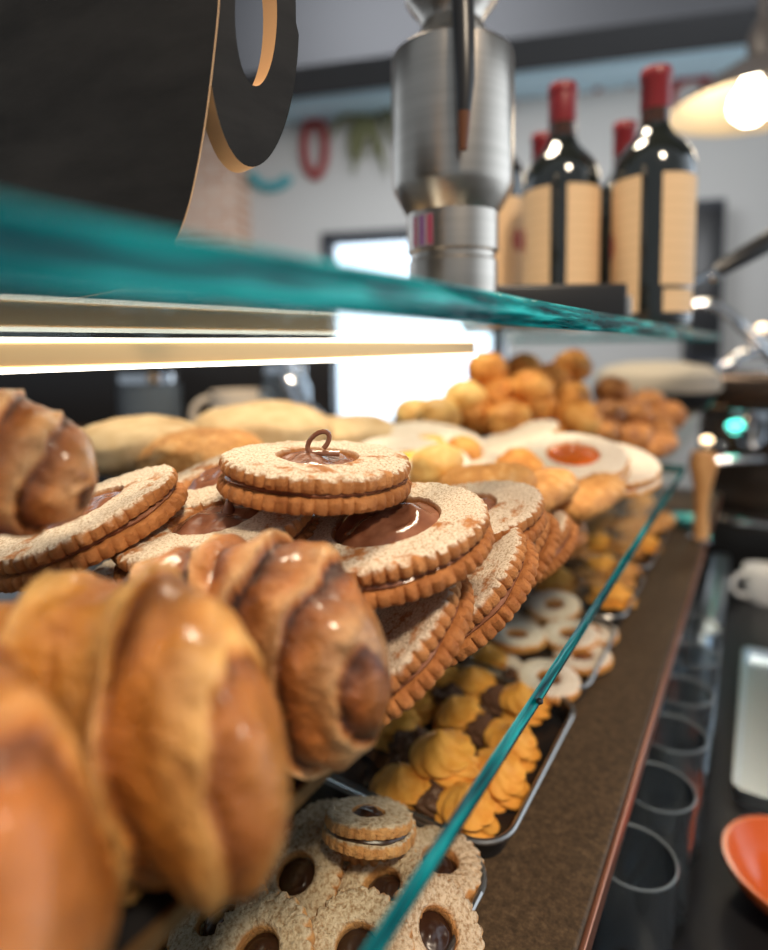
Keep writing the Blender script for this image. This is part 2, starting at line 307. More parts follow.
# wall decorations
def on_wall_thing(name, label, cat, mb, m, x, y, group=None):
    a, z = onwall(x, y); p = wc + WD * a
    o = mb.build(name, m); o.location = W((p.x, p.y, z)); o.rotation_euler = (0, 0, WA); return tag(o, label, cat, group)
s = 4.2 / F
def ring_pts(rx, rz, a0, a1, y=-0.03, n=28): return [(rx * cos(radians(a0 + (a1 - a0) * i / n)), y, rz * sin(radians(a0 + (a1 - a0) * i / n))) for i in range(n + 1)]
on_wall_thing('wall_letter', 'red oval ring shaped letter hung on the white back wall', 'wall decoration', MB().tube(ring_pts(11 * s, 27 * s, 0, 360), 0.032, 10), M_red, 316, 149)
on_wall_thing('wall_letter', 'teal curved letter on the back wall beside the red oval ring', 'wall decoration', MB().tube(ring_pts(22 * s, 18 * s, 190, 330), 0.035, 10), M_teal, 273, 170)
mb = MB()
for k in range(13):
    a = rnd.uniform(-1.25, 1.25); L = rnd.uniform(0.18, 0.40); bx = rnd.uniform(-0.08, 0.08); e = Vector((bx + sin(a) * L * 0.8, -0.05 + rnd.uniform(-0.03, 0.02), -cos(a) * L)); q = Vector((bx, -0.04, 0.03))
    pts = [q.lerp(e, i / 6) + Vector((0, 0, 0.06 * sin(pi * i / 6) * abs(a))) for i in range(7)]
    mb.tube(pts, [0.006 + 0.020 * sin(pi * i / 6) for i in range(7)], 6)
on_wall_thing('hanging_plant', 'olive green leafy garland hanging on the wall left of the steel grinder', 'plant', mb, M_leaf, 371, 122)
for i, (x, y, lab) in enumerate(((514, 112, 'red curved wall letter just right of the steel grinder'), (614, 92, 'red curved wall letter between the two tall wine bottles'), (690, 98, 'dull red wall letter partly behind the pendant lamp'))):
    on_wall_thing('wall_letter', lab, 'wall decoration', MB().tube(ring_pts(16 * s, (18, 9, 16)[i] * s, (80, 20, 10)[i], (260, 170, 200)[i]), 0.03, 10), M_red, x, y)
a, z = onwall(702, 205); p = wc + WD * a
sp = thing('wall_speaker', 'dark upright loudspeaker on the wall right of the wine bottles', 'speaker', (p.x, p.y, z - 0.95), (0, 0, WA))
MB().box(-0.09, 0.09, -0.16, 0, 0, 0.95, 0.012).build('cabinet', M_frame, sp)
MB().box(-0.075, 0.075, -0.168, -0.158, 0.05, 0.90, 0.004).build('grille', M_blackplastic, sp)

# pendant lamp
lp = at(760, 106, 1.5)
lamp = thing('pendant_lamp', 'cream lined pendant lamp with a lit round bulb, at the upper right', 'lamp', lp)
R0 = 0.215
prof = [(0.03, 0.115), (0.06, 0.105), (0.11, 0.075), (0.17, 0.030), (R0, 0.0)]
mb = MB(); mb.lathe([(r, zz) for r, zz in prof], 64, False, False)
mb.lathe([(0.0295, 0.112), (0.058, 0.101), (0.107, 0.071), (0.167, 0.026), (R0 - 0.002, -0.002)], 64, False, False, mi=1); mb.lathe([(R0, 0.0), (R0 - 0.002, -0.002)], 64, False, False)
mb.build('shade', [M_shade_out, M_shade_in], lamp, fix=False)
MB().lathe([(0.001, -0.045), (0.02, -0.042), (0.042, -0.022), (0.048, 0.0), (0.042, 0.024), (0.026, 0.045), (0.018, 0.07)], 32, c=(-0.02, -0.02, 0)).build('bulb', M_bulb, lamp)
MB().lathe([(0.022, 0.06), (0.03, 0.11), (0.035, 0.16), (0.02, 0.20), (0.008, 0.21)], 24).build('socket', M_shade_out, lamp)
MB().tube([(0, 0, 0.20), (0, 0, 1.45)], 0.012, 10).build('stem', M_shade_out, lamp)
pl = bpy.data.lights.new('pendant_bulb_light', 'POINT'); pl.energy = 1.3; pl.color = (1, 0.82, 0.6); pl.shadow_soft_size = 0.05
plo = bpy.data.objects.new('pendant_bulb_light', pl); C.objects.link(plo); plo.location = W(lp + Vector((-0.02, -0.02, -0.06)))

# back counter in the dark corner behind the case
bc = at(120, 360, 1.5); BX = Vector((cos(YAW), sin(YAW), 0))
cab = thing('back_counter', 'dark back counter with a low splashback behind the pastry case', 'counter', (bc.x, bc.y, FL), (0, 0, YAW))
MB().box(-1.7, 0.52, -0.30, 0.15, 0, CZ - 0.23, 0.006).build('cabinet', M_darkcab, cab)
MB().box(-1.7, 0.54, -0.32, 0.16, CZ - 0.23, CZ - 0.20, 0.004).build('worktop', M_counter, cab)
sbk = tag(MB().box(-1.7, 0.52, 0.12, 0.155, 0, 0.37, 0.004).build('splashback', M_darkcab), 'dark splashback board standing at the rear of the back counter', 'splashback'); sbk.location = W((bc.x, bc.y, -0.20)); sbk.rotation_euler = (0, 0, YAW)
def on_back(x, y): return onz(x, y, -0.20)
def mug(name, label, p, r, h, m, cat='mug'):
    o = thing(name, label, cat, p)
    MB().lathe([(0.001, 0), (r * 0.8, 0), (r * 0.95, 0.01), (r, h), (r * 0.9, h), (r * 0.85, 0.014), (0.001, 0.012)], 32).build('body', m, o)
    d = Vector((-_r.x, -_r.y, 0)); pts = [d * (r * 0.9 + r * 0.75 * sin(pi * i / 10)) + Vector((0, 0, h * 0.5 - h * 0.36 * cos(pi * i / 10))) for i in range(11)]
    MB().tube(pts, r * 0.13, 8).build('handle', m, o); return o
def depth_at(x, y, D, z): v = at(x, y, D); return Vector((v.x, v.y, z))
mug('mug', 'cream mug with a round handle on the dark back counter', depth_at(240, 400, 1.35, -0.20), 0.065, 0.11, M_cream)
j = thing('glass_jar', 'clear storage jar with a steel lid on the back counter', 'jar', depth_at(285, 400, 1.3, -0.20))
MB().lathe([(0.001, 0), (0.05, 0), (0.055, 0.01), (0.055, 0.12), (0.045, 0.14), (0.045, 0.15), (0.04, 0.15), (0.04, 0.138), (0.05, 0.118), (0.05, 0.01), (0.001, 0.006)], 32).build('body', M_tumbler, j)
MB().lathe([(0.001, 0.15), (0.047, 0.15), (0.047, 0.17), (0.001, 0.172)], 32).build('lid', M_chrome, j)
j = thing('canister', 'dark grey canister on the back counter left of the cream mug', 'canister', depth_at(150, 400, 1.4, -0.20))
MB().lathe([(0.001, 0), (0.07, 0), (0.07, 0.13), (0.001, 0.13)], 32).build('body', mat('slate_enamel', (0.09, 0.11, 0.13), 0.3), j)
MB().lathe([(0.001, 0.13), (0.073, 0.13), (0.073, 0.15), (0.02, 0.158), (0.001, 0.158)], 32).build('lid', M_chrome, j)
q = [at(x, y, d) for x, y, d in ((283, 352, 0.95), (288, 378, 0.95), (298, 400, 0.94), (318, 418, 0.92), (332, 436, 0.9), (336, 462, 0.9), (337, 490, 0.92))]
q[-1].z = -0.285
tag(MB().tube([W(v) for v in q], 0.011, 12).build('curved_tap', M_chrome), 'pale steel curved tap pipe behind the pastry pile', 'tap')

# ------------------------------------------------------------------ serving case: counter, glass shelves, trays
EX = -0.077                                                         # front edges of the glass shelves
CT = -0.29
cn = thing('serving_counter', 'long dark brown stone counter carrying the pastry case', 'counter', (0, 0, FL))
MB().box(-0.62, -0.067, -0.5, 1.33, CZ + CT - 0.03, CZ + CT, 0.002).build('stone_top', M_counter, cn)
MB().box(-0.60, -0.16, -0.48, 1.31, 0, CZ + CT - 0.03).build('base_cabinet', M_darkcab, cn)
MB().box(-0.067, -0.064, -0.5, 1.33, CZ + CT - 0.016, CZ + CT - 0.003, 0.001).build('edge_strip', mat('satin_copper_strip', (0.45, 0.20, 0.13), 0.3, metal=0.8), cn)
def plate(name, label, ztop, th, y0, y1, x0):
    o = thing(name, label, 'glass shelf', (EX, 0, ztop - th))
    MB().box(x0 - EX, -0.0012, y0, y1, 0, th).build('glass_plate', M_glass, o, smooth=False)
    n = 8; rows = []
    for yy in [y0 + (y1 - y0) * i / 60 for i in range(61)]:
        rows.append([(-0.0022 + 0.0022 * sin(pi * (0.10 + 0.80 * k / n)) , yy, th * k / n) for k in range(n + 1)])
    MB().grid(rows, False).build('green_edge', M_edge, o)
    MB().box(x0 - EX, -0.001, y1, y1 + 0.0015, 0, th).build('green_edge', M_edge, o)
    return o
UZ = 0.0185; MZ = -0.147
plate('upper_glass_shelf', 'thick upper glass shelf with a broad turquoise front edge under the bottles', UZ, 0.011, -0.25, 1.35, -0.50)
plate('lower_glass_shelf', 'lower glass shelf with a thin teal edge holding the pastries', MZ, 0.010, -0.25, 0.80, -0.50)
MB_ = MB().box(-0.50, -0.102, 0.803, 1.35, MZ - 0.010, MZ)
tag(MB_.build('rear_glass_shelf', M_glass, smooth=False), 'narrower glass shelf beyond the end of the teal edged shelf', 'glass shelf').location = (0, 0, CZ)
# uprights that carry the shelves (at the back, away from the aisle)
for yy, lb in ((1.32, 'thin steel post at the far rear corner of the glass shelves'), (-0.22, 'thin steel post at the near rear corner of the glass shelves')):
    o = thing('shelf_post', lb, 'post', (-0.509, yy, CT))
    MB().lathe([(0.001, 0), (0.008, 0), (0.008, UZ - CT), (0.001, UZ - CT)], 24).build('post', M_chrome, o)
    MB().lathe([(0.008, 0), (0.018, 0), (0.018, 0.006), (0.008, 0.008)], 24, False, False).build('foot_flange', M_chrome, o)
LY0, LY1 = -0.30, 0.335
led = thing('led_light_bar', 'gold light bar with two glowing white strips under the upper glass shelf', 'light', (-0.25, 0.117, 0), (0, 0, -0.159))
MB().box(-0.012, 0.0, LY0, LY1, -0.0058, 0.0045, 0.001).build('profile', M_brass, led)
MB().box(-0.009, 0.001, LY0, LY1, -0.0078, -0.0059).build('lit_strip', M_led, led, smooth=False)
MB().box(-0.009, 0.001, LY0, LY1, 0.0046, 0.0062).build('lit_strip', M_led, led, smooth=False)
st = thing('shelf_tray', 'long black tray on the glass shelf under the pastry pile', 'tray', (0, 0, MZ))
TX = -0.124
MB().box(-0.46, TX, -0.2, 1.04, 0.0, 0.004).build('tray_floor', M_blacktray, st, smooth=False)
MB().box(TX, TX + 0.002, -0.2, 1.04, 0.0, 0.005).build('gold_edge', M_bronze, st, smooth=False)
TZ = MZ + 0.004

def rr(x0, x1, y0, y1, r, z, n=8):
    pts = []
    for cx, cy, a0 in ((x1 - r, y1 - r, 0), (x0 + r, y1 - r, 90), (x0 + r, y0 + r, 180), (x1 - r, y0 + r, 270)):
        for i in range(n + 1): a = radians(a0 + 90 * i / n); pts.append((cx + r * cos(a), cy + r * sin(a), z))
    return pts
def tray(label, y0, y1, x0=-0.42, x1=-0.112, h=0.016):
    o = thing('baking_tray', label, 'tray', (0, 0, CT), group='black trays on the counter below the glass shelf')
    d = 0.006
    rows = [rr(x0 + d, x1 - d, y0 + d, y1 - d, 0.016, 0.0005), rr(x0 + d, x1 - d, y0 + d, y1 - d, 0.016, 0.002), rr(x0 + 0.002, x1 - 0.002, y0 + 0.002, y1 - 0.002, 0.02, h)]
    MB().grid(rows, True, True, False).add(rows[1], [tuple(range(len(rows[1])))]).build('pan', M_blacktray, o, fix=False)
    lp_ = rr(x0, x1, y0, y1, 0.022, h); MB().tube(lp_ + [lp_[0]], 0.0018, 8, False).build('rolled_rim', M_trayrim, o)
    return o
tray('black baking tray of sugared ring biscuits, nearest to the lens', 0.02, 0.282)
tray('black baking tray of piped butter rosettes', 0.287, 0.452)
tray('black baking tray of white ring biscuits', 0.463, 0.600)
tray('black baking tray of golden biscuits past the white rings', 0.612, 0.757)
tray('farthest black baking tray on the counter', 0.770, 0.960)

# ------------------------------------------------------------------ sandwich cookies
def disc(R, h, hole=0.0, nfl=50, amp=0.017, seg=300, z0=0.0, seed=0, sq=1.0, wob=0.0):
    mb = MB(); rg = random.Random(seed); ph = [rg.uniform(0, 6.3) for _ in range(4)]
    def prof(a, fl, rfrac, z):
        w = 1 + 0.012 * sin(2 * a + ph[0]) + 0.010 * sin(3 * a + ph[1])
        f = 1 + amp * fl * (1 + 0.9 * noise.noise(Vector((cos(a) * 5, sin(a) * 5, seed)))) * (abs(cos(nfl * a / 2)) ** 0.6 * 2 - 1.2)
        zz = z + wob * sin(2 * a + ph[2]) * rfrac
        return (R * rfrac * w * f * cos(a), R * rfrac * w * f * sin(a) * sq, zz)
    st_ = []
    if hole: st_ += [(hole, 0, z0), (hole, 0, z0 + h * 0.75), (hole + 0.03, 0, z0 + h), (hole + 0.12, 0, z0 + h * 1.04)]
    else: st_ += [(0.001, 0, z0 + h * 0.9), (0.3, 0, z0 + h * 0.95)]
    st_ += [(0.80, 0.0, z0 + h), (0.92, 0.25, z0 + h * 0.98), (0.965, 0.7, z0 + h * 0.90), (0.99, 1, z0 + h * 0.72), (1.0, 1, z0 + h * 0.3), (0.98, 1, z0 + h * 0.06), (0.93, 0.4, z0), (hole or 0.001, 0, z0)]
    rows = [[prof(2 * pi * j / seg, fl, rf, z) for j in range(seg)] for rf, fl, z in st_]
    mb.grid(rows, True); 
    for i, v in enumerate(mb.v):
        q = Vector(v); d = (noise.noise(q * 260 + Vector((seed * 3.1, 0, 0))) * 0.0006 + noise.noise(q * 700) * 0.0003) * (R / 0.045); k = 1 + d / R * 1.2; mb.v[i] = (v[0] * k, v[1] * k, v[2] + d)
    return mb
def choc_blob(R, z0, h, seed, spike=False, seg=48, rings=16):
    mb = MB(); rows = []
    for i in range(rings + 1):
        f = i / rings; row = []
        for j in range(seg):
            a = 2 * pi * j / seg; r = R * f
            zz = z0 + h * (1 - f ** 2.4) + 0.13 * R * noise.noise(Vector((cos(a) * f * 2.2, sin(a) * f * 2.2, seed))) * (1 - f ** 6) + 0.05 * R * sin(5 * f * 3 + a) * (1 - f) ** 0.5 * f
            row.append((r * cos(a) + 1e-5 * cos(a), r * sin(a) + 1e-5 * sin(a), zz))
        rows.append(row)
    mb.grid(rows, True, True, False)
    if spike:
        pts = [(0.15 * R, 0.2 * R, z0 + h * 0.8), (0.18 * R, 0.25 * R, z0 + h + 0.12 * R), (0.10 * R, 0.32 * R, z0 + h + 0.2 * R), (0.0, 0.35 * R, z0 + h + 0.16 * R)]
        mb.tube(pts, [0.16 * R, 0.09 * R, 0.05 * R, 0.015 * R], 10)
    return mb
def loop_curl(R, z0):
    pts = []
    for i in range(15):
        a = radians(-60 + 300 * i / 14); pts.append((-0.005 * cos(a) , 0.0, z0 + 0.0055 + 0.0052 * sin(a - 0.5)))
    pts = [(0.010, 0.0, z0 + 0.0005)] + pts
    return MB().tube(pts, [0.0016] + [0.0012] * 15, 8)
H1, HC = 0.0070, 0.0019
def sandwich(label, R, hole, seed, mtop=None, mfill=None, blob=0.0025, spike=False, name='sandwich_cookie', curl=False, group=None, sq=1.0, k=1.0, nfl=50):
    mtop = mtop or M_cookie; mfill = mfill or M_choc
    o = thing(name, label, 'cookie', group=group)
    h = H1 * k; c = HC * k
    disc(R, h, 0, seed=seed, sq=sq, nfl=nfl, seg=nfl * 6).build('base_biscuit', M_plain if mtop is M_cookie else mtop, o)
    disc(R * 0.985, h, hole, z0=h + c, seed=seed + 1, sq=sq, wob=0.0006 * k, nfl=nfl, seg=nfl * 6).build('top_biscuit', mtop, o)
    mb = MB().lathe([(0.001, h * 0.9), (R * 0.92, h * 0.95), (R * 0.945, h + c * 0.5), (R * 0.92, h + c * 1.1), (0.001, h + c)], 64, mod=lambda a, z: 1 + 0.02 * sin(5 * a + seed) + 0.012 * sin(11 * a))
    f = mb.build('chocolate_layer' if mfill is M_choc else 'jam_layer', mfill, o)
    if hole:
        choc_blob(R * (hole + 0.03), h * 1.55 + c, h * 0.35 + blob, seed, spike).build('chocolate_centre' if mfill in (M_choc, M_darkchoc) else 'jam_centre', mfill, o)
    if curl: loop_curl(R, 2 * h + c + 0.0005).build('chocolate_curl', M_choc, o)
    return o
HT = 2 * H1 + HC
GC = 'large chocolate sandwich cookies piled on the glass shelf'
def put(o, x, y, D, a, beta, spin, k=1.0):
    p = at(x, y, D); n = facing(p, a, beta); o.location = W(p - n * HT * k); o.rotation_euler = frame_from(n, spin).to_euler(); return o
put(sandwich('chocolate sandwich cookie lying flat on top of the pile with a looped chocolate curl', 0.0445, 0.42, 11, curl=True, group=GC, blob=0.0008), 318, 455, 0.280, 0.20, 2, 0.6)
for o in bpy.data.objects:
    if o.name == 'chocolate_curl': v = o.parent.rotation_euler.to_matrix().transposed() @ _r; o.rotation_euler = (0, 0, atan2(v.y, v.x))
put(sandwich('large sugared cookie in the middle of the pile with a deep pool of glossy chocolate', 0.0445, 0.53, 23, blob=0.0040, spike=True, group=GC), 385, 520, 0.264, 0.40, -13, 2.2)
put(sandwich('sugared chocolate cookie left of centre with swirled chocolate in its hole', 0.0465, 0.44, 37, blob=0.0016, spike=True, group=GC), 216, 515, 0.278, 0.31, -13, 0.3)
put(sandwich('steeply tilted sugared cookie at the left end of the pile', 0.0445, 0.42, 41, blob=0.0006, group=GC), 82, 506, 0.280, 0.20, -27, 1.0)
put(sandwich('sugared cookie peeping out behind the steeply tilted left cookie', 0.0445, 0.42, 53, blob=0.002, spike=True, group=GC), 218, 474, 0.335, 0.26, -20, 0.2)
put(sandwich('sugared cookie tucked directly behind the chocolate pool cookie, on its right', 0.0445, 0.42, 61, group=GC), 462, 506, 0.335, 0.34, -12, 0.2)
put(sandwich('steep sugared cookie at the lower right of the pile beside the tray edge', 0.0445, 0, 71, group=GC), 372, 622, 0.266, 0.42, -40, 0.2)
put(sandwich('half hidden sugared cookie standing behind the lower right one', 0.0445, 0, 83, group=GC), 446, 578, 0.300, 0.40, -40, 0.2)
put(sandwich('sugared cookie third back along the tray edge, half in shade', 0.0445, 0, 97, group=GC), 486, 551, 0.370, 0.38, -44, 0.2)
put(sandwich('small brown cookie at the far right end of the cookie pile', 0.034, 0, 101, group=GC), 527, 540, 0.43, 0.36, -40, 0.2)
# the bottom layer they lean on
base = sandwich('bottom layer cookie under the left cookies, above the nearest pastry', 0.0445, 0.42, 113, group=GC); base.location = W((-0.205, 0.185, TZ))
base.location = W((-0.25, 0.20, TZ))
for (x, y, z, lab) in ((-0.235, 0.295, TZ, 'bottom layer cookie lying flat under the middle of the pile'), (-0.30, 0.28, TZ, 'bottom layer cookie at the back of the pile'),
                       (-0.255, 0.20, TZ + HT, 'second layer cookie seen in the gap below the steep left cookie'), (-0.25, 0.29, TZ + HT, 'second layer cookie hidden beneath the pool of chocolate'),
                       (-0.235, 0.395, TZ, 'bottom layer cookie under the cookies at the right back')):
    copy_tree(base, lab, (x, y, z), Matrix.Rotation(rnd.uniform(0, 6), 3, 'Z'), GC)

# ------------------------------------------------------------------ croissants
def croissant(label, L, ry, rz, m, seed, layers=3.6, bend=0.16, name='croissant'):
    NT, NA = 120, 72; rows = []; lay = []
    rg = random.Random(seed); o1 = rg.uniform(0, 6)
    for i in range(NT + 1):
        t = -1 + 2 * i / NT; tt = min(0.9995, abs(t)); row = []
        env = (1 - tt ** 2.6) ** 0.55
        for jn in range(NA):
            a = 2 * pi * jn / NA
            p = abs(t) * layers + 0.16 * sin(a * 2 + o1) + 0.30 * sin(a + o1 * 2 + (1 if t > 0 else 2)) + 0.12 * noise.noise(Vector((cos(a) * 2, sin(a) * 2, seed + t))) + 0.5
            sw = p - floor(p); e = sw ** 1.5
            rad = env * (0.92 + 0.11 * e * min(1, (1 - tt) * 5 + 0.25)) + 0.07 * env * noise.noise(Vector((t * 7, cos(a) * 2, sin(a) * 2 + seed)))
            rad *= 1 + 0.14 * noise.noise(Vector((t * 3, cos(a) * 1.4 + seed, sin(a) * 1.4)))
            zc = sin(a); zc = zc if zc > 0 else zc * 0.9
            row.append((L * t * 0.5, ry * rad * cos(a) - bend * L * t * t, rz * rad * zc)); lay.append(sw)
        rows.append(row)
    mb = MB().grid(rows, True, True, True); o = mb.build(name, m, ang=60)
    at_ = o.data.attributes.new('layer', 'FLOAT', 'POINT'); at_.data.foreach_set('value', lay)
    return tag(o, label, 'croissant', 'glazed croissants beside the cookies')
def putc(o, p, rx=0, ry=0, rz=0): o.location = W(p); o.rotation_euler = (radians(rx), radians(ry), radians(rz))
putc(croissant('dark glazed croissant nearest the cookies, with brown layered tip', 0.112, 0.030, 0.043, M_cro_b, 3, 2.8), (-0.150, 0.145, TZ + 0.037), 0, -8, 18)
putc(croissant('amber glazed croissant in the middle of the front row', 0.125, 0.0265, 0.045, M_cro_a, 5, 2.2), (-0.150, 0.094, TZ + 0.039), 0, -3, 14)
putc(croissant('large blurred orange brown croissant filling the lower left', 0.130, 0.0255, 0.046, M_cro_c, 9, 2.0), (-0.150, 0.047, TZ + 0.040), 0, -1, 10)
putc(croissant('upper left brown croissant lying on the front row', 0.085, 0.023, 0.025, M_cro_b, 14, 2.6), at(-22, 466, 0.195), 0, 5, 35)

# ------------------------------------------------------------------ puffs and far pastries on the shelf
def puff_mesh(R, seed, flat=0.86):
    bm = bmesh.new(); bmesh.ops.create_icosphere(bm, subdivisions=4, radius=R)
    for v in bm.verts:
        d = v.co.normalized(); k = 1 + 0.10 * noise.noise(d * 1.7 + Vector((seed, 0, 0))) + 0.05 * noise.noise(d * 4 + Vector((0, seed, 0))) - 0.05 * abs(noise.noise(d * 3 + Vector((0, 0, seed))))
        v.co = d * R * k; v.co.z *= flat
    mb = MB(); bm.verts.index_update(); mb.add([v.co.copy() for v in bm.verts], [[v.index for v in f.verts] for f in bm.faces]); bm.free(); return mb
protos = []
PG = 'round cream puffs heaped at the far end of the shelf'
def puff(x, y, D, R, m, lab, seed, group=PG, name='cream_puff', cat='pastry'):
    key = (seed % 4, m.name, round(R, 4)); o = None
    for k, src in protos:
        if k == key: o = src.copy(); C.objects.link(o)
    if o is None: o = puff_mesh(R, seed % 4 + 1.7).build(name, m, ang=180); protos.append((key, o))
    o.location = W(at(x, y, D)); o.rotation_euler = (rnd.uniform(-0.4, 0.4), rnd.uniform(-0.4, 0.4), rnd.uniform(0, 6)); tag(o, lab, cat, group); return o
R_ = 0.0280
rows = [
 ('top row', [(487, 369, .80, 0), (523, 371, .80, 0), (551, 380, .84, 0), (572, 367, .82, 0)]),
 ('second row', [(465, 399, .76, 1), (499, 393, .76, 0), (532, 388, .76, 0), (570, 399, .78, 0), (613, 393, .88, 2)]),
 ('third row', [(438, 417, .72, 1), (476, 419, .72, 0), (509, 421, .72, 0), (536, 407, .73, 0), (578, 419, .74, 0), (605, 416, .80, 2), (632, 415, .85, 2)]),
 ('bottom row', [(415, 417, .78, 1), (648, 404, .98, 2), (668, 416, .95, 2), (655, 432, .88, 2), (632, 440, .80, 2), (600, 436, .76, 2), (545, 440, .74, 0), (510, 441, .72, 0)]),
]
PM = (M_puff, M_puff2, M_puff3); PN = ('golden', 'pale yellow', 'dark browned'); ordn = ('first', 'second', 'third', 'fourth', 'fifth', 'sixth', 'seventh', 'eighth')
sd = 0
for rn, lst in rows:
    for i, (x, y, D, c) in enumerate(sorted(lst)):
        sd += 1; puff(x, y, D + 0.035 * (i % 2), R_ if c != 2 else 0.028, PM[c], '%s cream puff, %s from the left in the %s of the far heap' % (PN[c], ordn[i], rn), sd)
GL = 'white sugared linzer biscuits in front of the puffs'
def linzer(label, x, y, D, a, beta, R, hole, mj, seed, sq=1.0):
    o = sandwich(label, R, hole, seed, mtop=M_linz, mfill=mj, blob=0.0015, name='linzer_biscuit', group=GL, sq=sq, nfl=36)
    return put(o, x, y, D, a, beta, 0.3)
linzer('white sugared ring biscuit with an orange jam centre before the puffs', 573, 453, 0.55, 0.44, 2, 0.049, 0.48, M_jam, 201)
linzer('white sugared biscuit half covered by the orange jam one', 607, 460, 0.585, 0.42, 4, 0.049, 0, M_jam, 211)
linzer('thin white biscuit leaning left of the orange jam ring', 510, 439, 0.66, 0.24, -22, 0.055, 0, M_jam, 221)
linzer('white sugared biscuit lying in front of the leaning one', 492, 470, 0.52, 0.34, 6, 0.050, 0, M_jam, 231)
linzer('bright white biscuit with a yellow custard eye at the back', 432, 438, 0.62, 0.34, 6, 0.055, 0.24, M_custard, 241)
linzer('bright white biscuit with a small yellow centre nearest the top cookie', 414, 455, 0.52, 0.36, 6, 0.052, 0.24, M_custard, 251)
def loaf(label, x, y, D, L, r, ang, seed, m=None):
    mb = MB(); rows = []
    for i in range(25):
        t = -1 + i / 12; e = (1 - min(0.999, abs(t)) ** 3.5) ** 0.5
        rows.append([(L * t / 2, r * 1.25 * e * cos(2 * pi * k / 28) * (1 + 0.10 * noise.noise(Vector((t * 3, cos(k), seed)))), r * 0.85 * e * sin(2 * pi * k / 28) * (1 + 0.12 * noise.noise(Vector((t * 4, sin(k), seed))))) for k in range(28)])
    o = mb.grid(rows, True, True, True).build('biscuit_finger', m or M_loaf, ang=180); o.location = W(at(x, y, D)); o.rotation_euler = (0, radians(-6), radians(ang)); return tag(o, label, 'biscuit', 'long toasted biscuits by the shelf edge')
loaf('long toasted biscuit below the jam ring, nearer the cookies', 537, 492, 0.44, 0.080, 0.016, 72, 1)
loaf('long toasted biscuit at the tray edge under the jam ring', 590, 496, 0.49, 0.090, 0.016, 78, 2)
loaf('browned biscuit finger beyond the far white rings, next to the dark puffs', 657, 446, 0.80, 0.075, 0.017, 75, 3, M_puff3)
loaf('pale toasted biscuit behind the upper right cookie', 487, 483, 0.43, 0.07, 0.016, 20, 4)
puff(436, 468, 0.46, 0.022, M_puff2, 'small yellow puff behind the top cookie on its right', 40, None)
puff(462, 454, 0.56, 0.020, M_puff, 'golden puff between the white custard biscuits and the leaning one', 41, None)
puff(520, 470, 0.49, 0.020, M_puff, 'small golden puff under the white biscuits', 42, None)
puff(560, 535, 0.49, 0.022, M_puff3, 'small browned puff just past the last cookie by the tray edge', 43, None)
# round flat breads at the back left
def bun(label, x, y, D, R, m, seed):
    o = puff_mesh(R, seed, 0.42).build('flat_bun', m, ang=180); o.location = W(at(x, y, D)); return tag(o, label, 'bread', 'flat buns at the back of the case')
bun('large pale flat bun at the back, left of the top cookie', 262, 432, 0.62, 0.075, M_tan, 3.3)
bun('golden flat bun behind the steep left cookie', 140, 445, 0.52, 0.060, M_tan, 5.1)
bun('flat bun at the back right of the curved tap', 352, 438, 0.66, 0.06, M_tan, 8.1)
bun('lower golden bun behind the cookies at the left', 205, 455, 0.48, 0.05, M_loaf, 6.4)

# ------------------------------------------------------------------ biscuits on the counter trays
def ring_biscuit(R, hole, seed, m, mc, name):
    o = thing(name, 'x', 'biscuit')
    ri = R * hole; rows = []; ph = seed * 1.7
    for i in range(25):
        t = 2 * pi * i / 24; cr, hw = (R + ri) / 2, (R - ri) / 2; row = []
        for j in range(208):
            a = 2 * pi * j / 208; out = max(0, cos(t)); fl = 1 + 0.04 * out * (abs(cos(13 * a)) ** 0.7 * 2 - 1)
            ct, st = cos(t), sin(t); e = 0.62
            rr_ = (cr + hw * abs(ct) ** e * (1 if ct > 0 else -1)) * fl * (1 + 0.02 * sin(2 * a + ph)); zz = 0.0048 + 0.0048 * abs(st) ** e * (1 if st > 0 else -1)
            v = Vector((rr_ * cos(a), rr_ * sin(a), zz)); k = noise.noise(v * 420 + Vector((ph, 0, 0))) * 0.0006 + noise.noise(v * 900) * 0.0004
            row.append(v * (1 + k / R) + Vector((0, 0, k * (1 if st > 0 else 0))))
        rows.append(row)
    MB().grid(rows[:-1] + [rows[0]], True).build('biscuit_ring', m, o, ang=80)
    choc_blob(R * (hole + 0.04), 0.002, 0.0045, seed).build('chocolate_centre', mc, o); return o
used = {}
def place(proto, key, label, loc, rot, group):
    if key not in used: used[key] = True; proto.location = W(loc); proto.rotation_euler = rot.to_euler(); proto['label'] = label; proto['group'] = group; return proto
    return copy_tree(proto, label, loc, rot, group)
def tilt(dx, dy, spin=0.0): return frame_from((dx, dy, 1), spin)
G1 = 'sugared ring biscuits on the nearest tray'
rb = [ring_biscuit(0.0232, 0.40, 300 + 7 * i, M_ring, M_darkchoc, 'ring_biscuit') for i in range(3)]
T1 = [(298, 866, -.265, .12, -.38, 'sugared ring biscuit with a big dark chocolate eye left of the double biscuit'),
      (385, 882, -.263, -.15, -.2, 'sugared ring biscuit with a milky chocolate drop below the double biscuit'),
      (222, 912, -.257, -.3, -.2, 'sugared ring biscuit at the left, next to the croissant'),
      (262, 945, -.249, -.05, -.38, 'front sugared ring biscuit at the bottom of the picture, with a shiny centre'),
      (358, 940, -.254, .2, -.28, 'front sugared ring biscuit just left of the teal glass edge'),
      (438, 858, -.270, .1, .1, 'sugared ring biscuit crossed by the teal glass edge'),
      (432, 922, -.266, .55, -.1, 'sugared ring biscuit leaning on the right rim of the nearest tray'),
      (175, 950, -.266, -.1, 0, 'sugared ring biscuit at the bottom left beside the croissant tray'),
      (330, 828, -.276, .0, .0, 'sugared ring biscuit half hidden under the double biscuit'),
      (300, 915, -.278, .0, .0, 'bottom layer ring biscuit glimpsed between the front ones'),
      (410, 912, -.278, .0, .0, 'bottom layer ring biscuit under the teal glass edge')]
